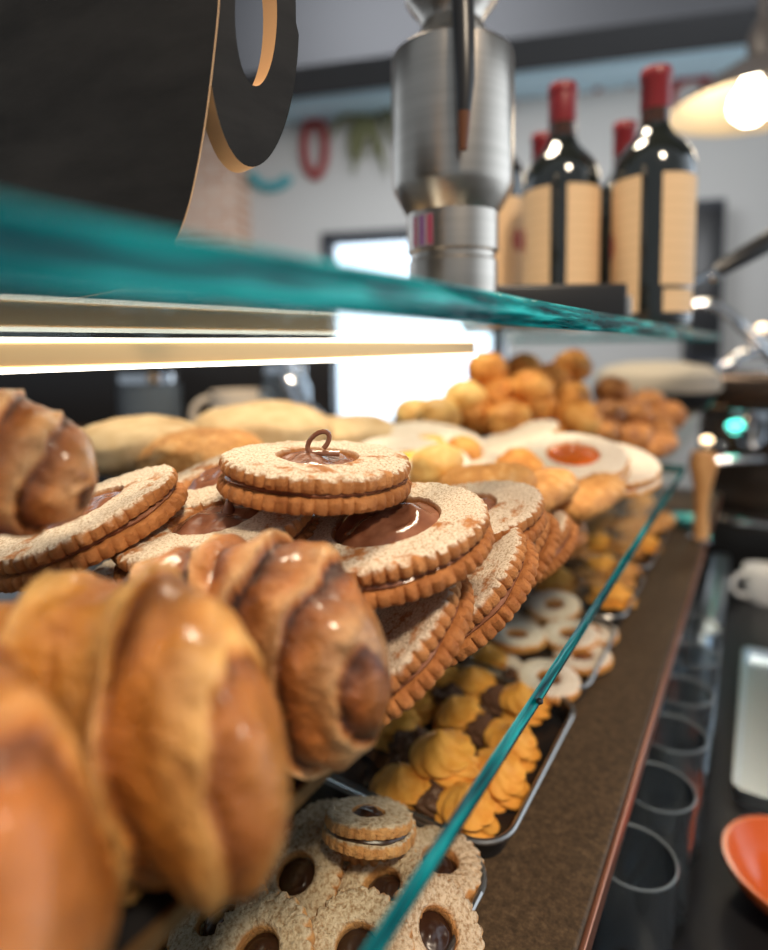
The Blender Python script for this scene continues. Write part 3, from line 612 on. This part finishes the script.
for i, (x, y, z, dx, dy, lab) in enumerate(T1):
    p = onz(x, y, z); p.z -= 0.0085
    place(rb[i % 3], 'rb%d' % (i % 3), lab, p, tilt(dx, dy, rnd.uniform(0, 6)), G1)
db = sandwich('small double biscuit with chocolate filling lying on the ring biscuits', 0.0235, 0.36, 401, mtop=M_ring, mfill=M_darkchoc, name='double_biscuit', k=0.85, nfl=26)
p = onz(369, 811, -.244); n = facing(p, 0.30, 4); db.location = W(p - n * HT * 0.85); db.rotation_euler = frame_from(n, 0.4).to_euler()
for x, y, z, lab in ((372, 838, -.268, 'sugared ring biscuit tucked below the double biscuit, mostly covered by it'), (345, 850, -.278, 'bottom layer ring biscuit beneath the double biscuit')): place(rb[0], 'rb0', lab, onz(x, y, z), tilt(0, 0.1, 1.0), G1)

def rosette(R, h, m, seed, name):
    NA, NZ = 96, 30; rows = []
    for i in range(NZ + 1):
        f = i / NZ; z = h * f; row = []
        base = (1 - 0.18 * f) if f < 0.45 else 0.92 * (1 - ((f - 0.45) / 0.55) ** 1.5) ** 0.8 + 0.012
        lay = 1 + 0.10 * sin(f * 4.2 * pi)
        for k in range(NA):
            a = 2 * pi * k / NA; tw = a * 1 + f * 3.2
            fl = 1 + 0.11 * (abs(sin(4 * tw)) * 2 - 1) * (1 - f * 0.6)
            r = R * base * lay * fl; zz = z + 0.0016 * sin(a - f * 9) * min(1, f * 4)
            row.append((r * cos(a), r * sin(a), zz + (0.002 * (f ** 6))))
        rows.append(row)
    return MB().grid(rows, True, True, True).build(name, m, ang=55)
G2 = 'piped butter rosettes on the second tray'; G2b = 'cocoa biscuits among the butter rosettes'
bp = [rosette(0.0178, 0.0215, M_butter, i, 'rosette_biscuit') for i in range(2)]
cp = rosette(0.0150, 0.016, M_cocoa, 3, 'cocoa_biscuit')
def single(proto, key, label, cat, loc, rot, group):
    if key in used: proto = proto.copy(); C.objects.link(proto)
    used[key] = True; proto.location = W(loc); proto.rotation_euler = rot.to_euler(); return tag(proto, label, cat, group)
RO = [(446, 774, -.278, 'largest butter rosette with a spiral top, before the teal glass edge'), (460, 726, -.286, 'butter rosette just behind the largest one'), (474, 694, -.286, 'butter rosette second behind the largest one'),
      (510, 752, -.286, 'butter rosette right of the teal glass edge, middle of the tray rim'), (524, 712, -.286, 'butter rosette under the black dot on the glass edge'), (497, 786, -.286, 'butter rosette at the tray rim below the middle one'),
      (464, 822, -.286, 'front butter rosette at the corner of the tray'), (400, 800, -.287, 'butter rosette at the front left, behind the double biscuit'), (440, 686, -.286, 'butter rosette at the back left of the tray'),
      (412, 712, -.287, 'butter rosette beside the gold tray edge'), (398, 735, -.287, 'butter rosette nearest the croissant beside the gold edge'), (488, 670, -.287, 'butter rosette at the far end of its tray')]
for i, (x, y, z, lab) in enumerate(RO): single(bp[i % 2], 'bp%d' % (i % 2), lab, 'biscuit', onz(x, y, z), tilt(rnd.uniform(-.2, .2), rnd.uniform(-.3, .0), rnd.uniform(0, 6)), G2).scale = [(1.22 if i == 0 else 1.0)] * 3
for x, y, lab in ((412, 752, 'sugar dusted cocoa biscuit left of the largest rosette'), (406, 783, 'dark cocoa biscuit below the dusted one'), (483, 738, 'dark cocoa biscuit between the back rosettes'), (497, 706, 'dark cocoa biscuit near the far rosettes'),
                  (436, 812, 'dark cocoa biscuit left of the front corner rosette'), (474, 782, 'dark cocoa biscuit right of the largest rosette'), (515, 690, 'dark cocoa biscuit at the far end of the rosettes'), (448, 706, 'dark cocoa biscuit beside the back left rosette')):
    single(cp, 'cp', lab, 'biscuit', onz(x, y, -.287), tilt(rnd.uniform(-.3, .3), rnd.uniform(-.3, .3), rnd.uniform(0, 6)), G2b)
G3 = 'white ring biscuits on the third tray'
wb = [ring_biscuit(0.0255, 0.36, 500 + 5 * i, M_linz, M_choc, 'white_ring_biscuit') for i in range(2)]
T3 = [(517, 633, -.266, 'white ring biscuit with a chocolate eye in the middle of its tray'), (555, 603, -.266, 'white ring biscuit farthest back in the ring biscuit tray'), (548, 676, -.270, 'front white ring biscuit crossed by the teal glass edge'),
      (494, 664, -.277, 'front left white ring biscuit with a dark centre'), (570, 632, -.272, 'white ring biscuit right of the middle one'), (583, 655, -.279, 'white ring biscuit against the right rim'),
      (590, 628, -.277, 'white ring biscuit by the right rim, farther back'), (477, 655, -.280, 'white ring biscuit against the gold edge'), (530, 610, -.279, 'white ring biscuit under the two farthest ones')]
for i, (x, y, z, lab) in enumerate(T3):
    p = onz(x, y, z); p.z -= 0.0085; place(wb[i % 2], 'wb%d' % (i % 2), lab, p, tilt(rnd.uniform(-.1, .1), rnd.uniform(-.25, 0), rnd.uniform(0, 6)), G3)
G4 = 'golden biscuits on the far trays'
gp = [rosette(0.023, 0.022, M_butter, 7, 'golden_biscuit'), rosette(0.022, 0.02, M_loaf, 8, 'golden_biscuit')]
T4 = [(556, 585, 'first golden biscuit past the white rings beside the gold edge'), (586, 585, 'golden biscuit past the white rings, middle of the tray'), (612, 602, 'golden biscuit past the white rings at the right rim'), (574, 560, 'golden biscuit in the middle of the fourth tray'),
      (604, 572, 'second golden biscuit at the right rim of the fourth tray'), (622, 578, 'outermost golden biscuit on the fourth tray'), (595, 545, 'golden biscuit behind, beside the gold edge of the fourth tray'), (625, 552, 'golden biscuit at the far end of the fourth tray'), (642, 548, 'orange golden biscuit at the far right rim of the fourth tray')]
for i, (x, y, lab) in enumerate(T4): single(gp[i % 2], 'gp%d' % (i % 2), lab, 'biscuit', onz(x, y, -.286), tilt(rnd.uniform(-.3, .3), rnd.uniform(-.3, .3), rnd.uniform(0, 6)), G4)
for x, y, a_, lab in ((600, 522, 80, 'long golden biscuit on the farthest tray, left'), (630, 525, 75, 'long golden biscuit on the farthest tray, middle'), (656, 524, 70, 'long golden biscuit on the farthest tray, at its right rim'), (640, 505, 85, 'long golden biscuit at the back of the farthest tray')):
    v = onz(x, y, -.272); o = loaf(lab, 0, 0, 0, 0.085, 0.015, a_, x * 0.1); o.location = W(v); o['group'] = G4
# small black dot stuck on the glass edge
v = onz(542, 702, MZ - 0.003); v.x = EX
tag(puff_mesh(0.0016, 2.2, 0.8).build('black_sticker', M_blackplastic), 'tiny black dot stuck on the teal edge of the lower glass', 'sticker').location = W(v + Vector((0.0012, 0, 0)))

# ------------------------------------------------------------------ menu board
def on_plane(x, y, p0, n): d = ray(x, y); return d * (p0.dot(n) / d.dot(n))
mbd = thing('menu_board', 'black chalkboard menu stand with a looped round end, at the upper left', 'menu board', at(100, 330, 0.22))
orig = mbd.location - Vector((0, 0, CZ))
p0 = at(210, 60, 0.235); n1 = (-_f * cos(radians(22)) - _r * sin(radians(22))).normalized()
loopA = [(221, -60), (219, 0), (214, 50), (207, 108), (199, 158), (189, 205), (178, 236), (160, 268), (120, 292), (40, 302), (-120, 300), (-220, 290), (-220, -60)]
def smooth_loop(pts, n=1):
    for _ in range(n):
        out = []
        for i in range(len(pts)):
            a, b = Vector(pts[i]), Vector(pts[(i + 1) % len(pts)]); out += [a.lerp(b, .25), a.lerp(b, .75)]
        pts = out
    return pts
def board(loop, p0, n, th, name, holes=None):
    front = [on_plane(p[0], p[1], p0, n) - orig for p in loop]
    if holes is None:
        mb = MB(); mb.prism(front, -n * th); N = len(front)
        mb.m = [0, 0] + [1] * N
        return mb.build(name, [M_board, M_ply], mbd, smooth=False)
    inner = [on_plane(p[0], p[1], p0, n) - orig for p in holes]; N = len(front); assert len(inner) == N
    vs = front + inner + [p - n * th for p in front] + [p - n * th for p in inner]; fs = []; ms = []
    for i in range(N):
        k = (i + 1) % N
        fs += [(i, k, N + k, N + i), (2 * N + i, 3 * N + i, 3 * N + k, 2 * N + k), (i, 2 * N + i, 2 * N + k, k), (N + i, N + k, 3 * N + k, 3 * N + i)]; ms += [0, 0, 1, 1]
    mb = MB(); mb.v = [tuple(v) for v in vs]; mb.f = fs; mb.m = ms
    return mb.build(name, [M_board, M_ply], mbd, ang=30)
board(smooth_loop(loopA, 2), p0, n1, 0.0007, 'front_panel')
pR = at(208, 100, 0.238); nR = (-_f * cos(radians(48)) + _r * sin(radians(48))).normalized()
outer = [(252 + (47 if cos(a) > 0 else 45) * cos(a) + (0 if sin(a) < 0 else -3), 22 - (145 if sin(a) < 0 else 190) * sin(a)) for a in [2 * pi * i / 72 for i in range(72)]]
inner = [(256 + 21 * cos(a), 12 - 74 * sin(a)) for a in [2 * pi * i / 72 for i in range(72)]]
board(outer, pR, nR, 0.010, 'looped_end', inner)

# ------------------------------------------------------------------ grinder, stand, bottles
gb = at(453, 285, 0.46); u1 = 0.46 / F
gr = thing('steel_grinder', 'brushed steel grinder with a black lever on the upper glass shelf', 'grinder', (gb.x, gb.y, UZ))
def gz(y): d = ray(453, y); return d.z * Vector((gb.x, gb.y)).length / Vector((d.x, d.y)).length - UZ
P = [(43, 300), (44, 290), (44, 263), (42, 261), (42, 255), (45, 253), (45, 216), (47, 213), (58, 192), (59, 186), (59.5, 100), (59, 64), (58, 59), (52, 54), (40, 46), (33, 36), (29, 26), (32, 17), (41, 6), (45, -1), (45, -6), (40, -14), (34, -22), (30, -40), (28, -60), (0.5, -62)]
P = [(0.5, 300)] + P
mb = MB().lathe([(r * u1, max(0.0, gz(y))) for r, y in P[::1]], 72)
mb.build('body', M_steel, gr, ang=28)
fd = Vector((-_f.x, -_f.y, 0)).normalized(); sd_ = Vector((_r.x, _r.y, 0)).normalized()
lev = [(461, -80, .40, 10), (462, -20, .395, 11), (464, 30, .39, 10.5), (465, 80, .39, 9.5), (464, 112, .392, 7), (463, 150, .395, 4.5)]
pts = [at(x, y, D) - Vector((gb.x, gb.y, UZ)) for x, y, D, r in lev]
lo = MB().tube(pts[:5], [r * 0.40 / F for *_, r in lev[:5]], 14).build('lever', M_blackplastic, gr)
MB().tube(pts[4:], [r * 0.40 / F for *_, r in lev[4:]], 14).build('lever_tip', mat('dark_walnut', (0.10, 0.035, 0.012), 0.4), lo)
MB().tube([pts[0], Vector((0, 0, gz(-70)))], 0.012, 12).build('lever_pivot', M_blackplastic, gr)
mb = MB(); a0 = atan2(fd.y, fd.x) - radians(62); rows = []
for i in range(9):
    a = a0 + radians(32) * i / 8; rows.append([(45.6 * u1 * cos(a), 45.6 * u1 * sin(a), gz(y)) for y in (251, 236, 221)])
lab = mb.grid(rows, False).build('maker_badge', mat('grey_badge', (0.28, 0.24, 0.27), 0.5), gr)
for k, (c0_, c1_) in enumerate(((0.02, 0.22), (0.40, 0.62), (0.75, 0.98))):
    rows = []
    for i in range(5):
        a = a0 + radians(32) * (c0_ + (c1_ - c0_) * i / 4); rows.append([(45.9 * u1 * cos(a), 45.9 * u1 * sin(a), gz(y)) for y in (250, 222)])
    MB().grid(rows, False).build('badge_stripe', mat('purple_print_%s' % 'abc'[k], ((0.30, 0.03, 0.10), (0.16, 0.05, 0.20), (0.28, 0.04, 0.08))[k], 0.5), lab)

sb = at(548, 300, 0.555)
tag(MB().box(-0.076, 0.060, -0.035, 0.035, 0.0, 0.035, 0.003).build('black_stand', M_blackplastic), 'flat black stand on the upper glass in front of the left bottles', 'stand')
o = bpy.data.objects['black_stand']; o.location = W((sb.x, sb.y, UZ)); o.rotation_euler = (0, 0, YAW)
MB().box(0.060, 0.070, -0.02, 0.02, 0.006, 0.026, 0.002).build('end_bracket', M_steel, o)

def zv(x, y, b): d = ray(x, y); return d.z * Vector((b.x, b.y)).length / Vector((d.x, d.y)).length
BG = 'red capped wine bottles on the upper glass shelf'
def bottle(label, x, D, R, ytop, yfoil, seam_px, seam_side=0.0, lab=True, ltop=172, lbot=312, rbot=285, small=True):
    b = at(x, 330, D); tp = zv(x, ytop, b) - UZ
    o = thing('wine_bottle', label, 'bottle', (b.x, b.y, UZ), group=BG)
    H = tp; s = H / 0.302
    def zz(y): return zv(x, y, b) * (1 - R / D) - UZ
    n = 0.34 * R
    prof = [(0.001, 0.004), (R * 0.7, 0.0), (R * 0.96, 0.003), (R, 0.01), (R, 0.60 * H), (R * 0.985, 0.635 * H), (R * 0.90, 0.675 * H), (R * 0.72, 0.712 * H), (R * 0.50, 0.745 * H), (n * 1.15, 0.775 * H), (n, 0.80 * H), (n * 0.98, 0.985 * H), (0.001, 0.985 * H)]
    MB().lathe(prof, 48).build('glass', M_wine, o)
    MB().lathe([(n * 1.02, 0.775 * H), (n * 1.06, 0.80 * H), (n * 1.04, 0.845 * H)], 40, False, False).build('neck_band', M_amber, o)
    MB().lathe([(n * 1.05, 0.845 * H), (n * 1.10, 0.85 * H), (n * 1.08, 0.955 * H), (n * 1.16, 0.96 * H), (n * 1.16, 0.985 * H), (n * 1.05, H), (0.001, H)], 40).build('foil_cap', M_caps, o)
    if lab:
        ac = atan2(-b.y, -b.x) + radians(seam_side); g = seam_px
        for (s0, s1, zt, zb, nm) in ((-g, -160, zz(ltop), zz(lbot), 'front_label'), (g, 130, zz(ltop), zz(rbot), 'back_label')) + (((g + 4, 75, zz(rbot + 4), zz(min(lbot, rbot + 27)), 'small_label'),) if small else ()):
            rows = []
            for i in range(17):
                a = ac + radians(s0 + (s1 - s0) * i / 16); rows.append([(R * 1.012 * cos(a), R * 1.012 * sin(a), max(0.012, zb + (zt - zb) * k / 4)) for k in range(5)])
            lo = MB().grid(rows, False).build(nm, M_label, o)
            if nm == 'front_label':
                rows = []
                for i in range(7):
                    a = ac - radians(62 + 22 * i / 6); zc = zb + (zt - zb) * 0.52; hh = 0.016 * sin(pi * (i + 0.6) / 7.2)
                    rows.append([(R * 1.02 * cos(a), R * 1.02 * sin(a), zc + hh * k) for k in (-1, 0, 1)])
                MB().grid(rows, False).build('crest', M_crest, lo)
    return o
bottle('tallest looking wine bottle at the right with cream labels reaching lowest', 650, 0.68, 0.0425, 71, 110, 14, -2)
bottle('left wine bottle with two cream labels behind the black stand', 560, 0.715, 0.0425, 86, 120, 12, -4, ltop=183, lbot=287, rbot=287, small=False)
bottle('wine bottle half hidden behind the left bottle, only red cap clear', 541, 0.90, 0.0425, 135, 165, 9, 150, lab=False)
bottle('wine bottle half hidden behind the right bottle, on its left side', 621, 0.88, 0.0425, 124, 160, 9, 150, lab=False)
bottle('wine bottle mostly hidden behind the steel grinder, cream label showing', 493, 0.83, 0.0425, 88, 120, 9, 120, ltop=195, lbot=287, rbot=287, small=False)

LB = -0.47
# ------------------------------------------------------------------ far right: espresso machine and bar
em = at(790, 400, 1.0)
es = thing('espresso_machine', 'dark bronze and chrome espresso machine at the right edge of the picture', 'coffee machine', (-0.125, 1.40, LB))
MB().box(0.0, 0.60, 0.0, 0.45, 0.0, 0.10, 0.01).build('drip_base', M_blackplastic, es)
MB().box(0.0, 0.60, 0.14, 0.45, 0.10, 0.40, 0.02).build('body', M_darksteel, es)
MB().box(0.0, 0.60, 0.02, 0.45, 0.33, 0.41, 0.02).build('head_housing', M_darksteel, es)
MB().box(0.0, 0.60, 0.0, 0.14, 0.10, 0.112, 0.003).build('drip_grate', M_chrome, es)
def px_tube(parent, name, pts, r, m):
    inv = Matrix.Translation(parent.location) @ parent.rotation_euler.to_matrix().to_4x4(); inv = inv.inverted()
    return MB().tube([inv @ W(at(*p)) for p in pts], r, 12).build(name, m, parent)
def es_lathe(name, x, y, D, prof, m):
    c = at(x, y, D) - Vector((-0.125, 1.40, LB)); MB().lathe(prof, 32, c=tuple(c)).build(name, m, es)
px_tube(es, 'front_rail', [(705, 461, 1.36), (750, 459, 1.33), (800, 457, 1.30)], 0.010, M_chrome)
px_tube(es, 'steam_pipe', [(682, 312, 1.36), (696, 303, 1.35), (714, 305, 1.34), (732, 317, 1.33), (748, 334, 1.32), (775, 362, 1.35)], 0.011, M_chrome)
px_tube(es, 'steam_pipe', [(728, 405, 1.35), (720, 385, 1.34), (724, 366, 1.33), (742, 354, 1.33), (775, 350, 1.36)], 0.013, M_chrome)
es_lathe('group_head', 752, 410, 1.34, [(0.001, -0.08), (0.030, -0.08), (0.042, -0.05), (0.042, 0.03), (0.036, 0.06), (0.030, 0.09), (0.001, 0.095)], M_chrome)
for x, y, r in ((716, 392, .012), (722, 445, .010), (708, 470, .011), (741, 470, .012), (764, 372, .012)):  # chrome balls added to catch small glints on the machine
    es_lathe('glint_ball', x, y, 1.35, [(0.001, -r), (r * .7, -r * .7), (r, 0), (r * .7, r * .7), (0.001, r)], M_chrome)
pf = thing('portafilter', 'black handled coffee portafilter pointing down left beside the bottles', 'coffee tool', at(716, 272, 0.78))
def rel(o, x, y, D): return at(x, y, D) - (Vector(o.location) - Vector((0, 0, CZ)))
MB().tube([rel(pf, 714, 273, .78), rel(pf, 722, 268, .78), rel(pf, 745, 255, .78), rel(pf, 775, 238, .79), rel(pf, 800, 225, .80)], [0.006, 0.010, 0.012, 0.014, 0.012], 14).build('handle', M_blackplastic, pf)
MB().tube([rel(pf, 690, 284, .78), rel(pf, 714, 273, .78)], [0.007, 0.006], 12).build('metal_neck', M_chrome, pf)
MB().lathe([(0.001, -0.006), (0.006, -0.004), (0.008, 0), (0.006, 0.004), (0.001, 0.006)], 20, c=tuple(rel(pf, 716, 278, .77))).build('ring_nut', M_chrome, pf)
for x, y, D, r, m, lab in ((735, 427, 1.33, .017, M_tealglint, 'glowing teal bead standing for a glint on the coffee machine'), (707, 441, 1.25, .012, M_warmglint, 'small warm glowing bead standing for a glint at the end of the glass shelf'), (762, 328, 1.30, .011, M_warmglint, 'warm glowing bead standing for a glint above the coffee machine pipes')):  # glowing beads added in place of glints on chrome
    o = thing('glint_bead', lab, 'lamp', at(x, y, D))
    MB().lathe([(0.001, -r * 0.8), (r * 0.7, -r * 0.6), (r, 0), (r * 0.7, r * 0.6), (0.001, r * 0.8)], 24).build('glow_bead', m, o)
    MB().lathe([(r, -r * 0.5), (r * 1.25, -r * 0.3), (r * 1.25, -r * 0.1), (r, 0)], 24, False, False).build('bead_rim', M_chrome, o)
# dough box / covered bowl beyond the puffs
bw = at(655, 397, 1.20)
b_ = thing('covered_bowl', 'round grey beige covered bowl beyond the cream puffs', 'bowl', (bw.x, bw.y, MZ))
MB().lathe([(0.001, 0.0), (0.06, 0.0), (0.10, 0.03), (0.112, 0.06), (0.10, 0.06), (0.001, 0.058)], 48).build('bowl', M_darkcab, b_)
MB().lathe([(0.115, 0.058), (0.118, 0.066), (0.112, 0.09), (0.09, 0.104), (0.05, 0.112), (0.001, 0.114)], 48, True).build('cloth_cover', M_stone, b_)
# handle beyond the shelf end, turquoise dish added in place of a cyan glint
hb = onz(707, 548, -0.29)
hd = thing('wooden_handle', 'tan tapered wooden handle standing at the end of the teal glass edge', 'handle', (-0.072, 0.985, CT))
MB().lathe([(0.001, 0), (0.010, 0), (0.011, 0.02), (0.009, 0.05), (0.013, 0.085), (0.020, 0.115), (0.016, 0.132), (0.001, 0.136)], 28).build('grip', M_wood, hd)
MB().lathe([(0.016, 0.0), (0.016, 0.004), (0.001, 0.006)], 24).build('foot', M_chrome, hd)
td = onz(684, 530, -0.285)
o = MB().lathe([(0.001, 0), (0.018, 0), (0.026, 0.012), (0.024, 0.013), (0.016, 0.004), (0.001, 0.003)], 32).build('glint_dish', M_cyanglint); o.location = W((-0.100, 1.06, CT)); tag(o, 'small turquoise dish standing for a cyan glint at the far end of the counter', 'dish')

# lower bar
lbar = thing('lower_bar', 'black lower work bar beside the brown counter', 'counter', (0, 0, FL))
MB().box(-0.155, 0.9, -0.6, 1.95, CZ + LB - 0.04, CZ + LB, 0.003).build('worktop', M_darkcab, lbar)
MB().box(-0.15, 0.85, -0.55, 1.9, 0, CZ + LB - 0.04).build('base_cabinet', M_darkcab, lbar)
dt = thing('drip_tray', 'long steel drip tray lying along the black bar at the right', 'tray', (0, 0, LB))
rows = [rr(-0.012, 0.10, 0.68, 1.02, 0.012, 0.0), rr(-0.014, 0.102, 0.678, 1.022, 0.014, 0.016), rr(-0.010, 0.098, 0.682, 1.018, 0.011, 0.016), rr(-0.008, 0.096, 0.684, 1.016, 0.01, 0.006)]
MB().grid(rows, True, True, True).build('pan', M_satin, dt)
rail = thing('bar_rail', 'polished steel rail beyond the tumblers, under the counter edge', 'rail', (0, 0, LB))
MB().box(-0.074, -0.044, 0.88, 1.34, 0.0, 0.055, 0.008).build('bar', M_satin, rail)
M_rimglass = mat('thick_glass_rim', (0.22, 0.25, 0.27), 0.08, spec=0.8)
def tumbler_mb(r, h):
    return MB().lathe([(0.001, 0.0), (r * 0.78, 0.0), (r * 0.84, 0.004), (r, h), (r * 0.985, h + 0.001), (r * 0.94, h), (r * 0.78, 0.016), (0.001, 0.013)], 40)
tb = tumbler_mb(0.029, 0.115).build('tumbler', M_tumbler)
TG = 'clear tumblers standing in a row along the black bar'
TB = [(-0.066, 0.42, 'nearest clear tumbler at the bottom, against the brown counter'), (-0.062, 0.50, 'second clear tumbler along the bar from the bottom'), (-0.060, 0.58, 'third clear tumbler along the bar from the bottom'),
      (-0.060, 0.66, 'fourth clear tumbler along the bar from the bottom'), (-0.060, 0.745, 'tumbler with a thick bright base beside the drip tray'), (-0.062, 0.83, 'clear tumbler just behind the bright based one')]
for i, (x, y, lab) in enumerate(TB):
    o = tb if i == 0 else tb.copy()
    if i: C.objects.link(o)
    o.location = W((x, y, LB)); tag(o, lab, 'glass', TG)
    if i: rm = rim0.copy(); C.objects.link(rm)
    else: rm = rim0 = MB().tube([(0.0281 * cos(2 * pi * k / 40), 0.0281 * sin(2 * pi * k / 40), 0.115) for k in range(41)], 0.0009, 8, False).build('rim', M_rimglass)
    rm.parent = o
dp = onz(800, 876, -0.44)
ds = thing('orange_dish', 'shallow orange glazed dish at the lower right edge', 'dish', (dp.x, dp.y, LB))
MB().lathe([(0.001, 0.0), (0.030, 0.0), (0.034, 0.006), (0.050, 0.022), (0.0565, 0.034), (0.0565, 0.037), (0.053, 0.037), (0.044, 0.022), (0.026, 0.010), (0.001, 0.008)], 48).build('bowl', M_orange, ds)
MB().lathe([(0.028, 0.0), (0.030, -0.0), (0.030, 0.004), (0.027, 0.004)], 40, False, False).build('foot_ring', M_orange, ds)
rp = onz(757, 500, -0.40)
o = MB().tube([(-0.03, 0, 0), (-0.026, 0, 0), (0.15, 0.0, 0), (0.154, 0, 0)], [0.012, 0.018, 0.018, 0.012], 24).build('paper_roll', M_cream); o.location = W(at(752, 491, 1.0)); o.rotation_euler = (0, 0, YAW); tag(o, 'cream paper roll lying below the coffee machine', 'paper roll')
o.location.z = CZ + LB + 0.10 + 0.018; pr = at(752, 491, 1.0); k_ = (LB + 0.018) / pr.z; o.location = W(pr * k_)
mug('coffee_cup', 'white coffee cup on the bar below the cream roll', onz(764, 600, LB), 0.036, 0.06, M_white, 'cup')
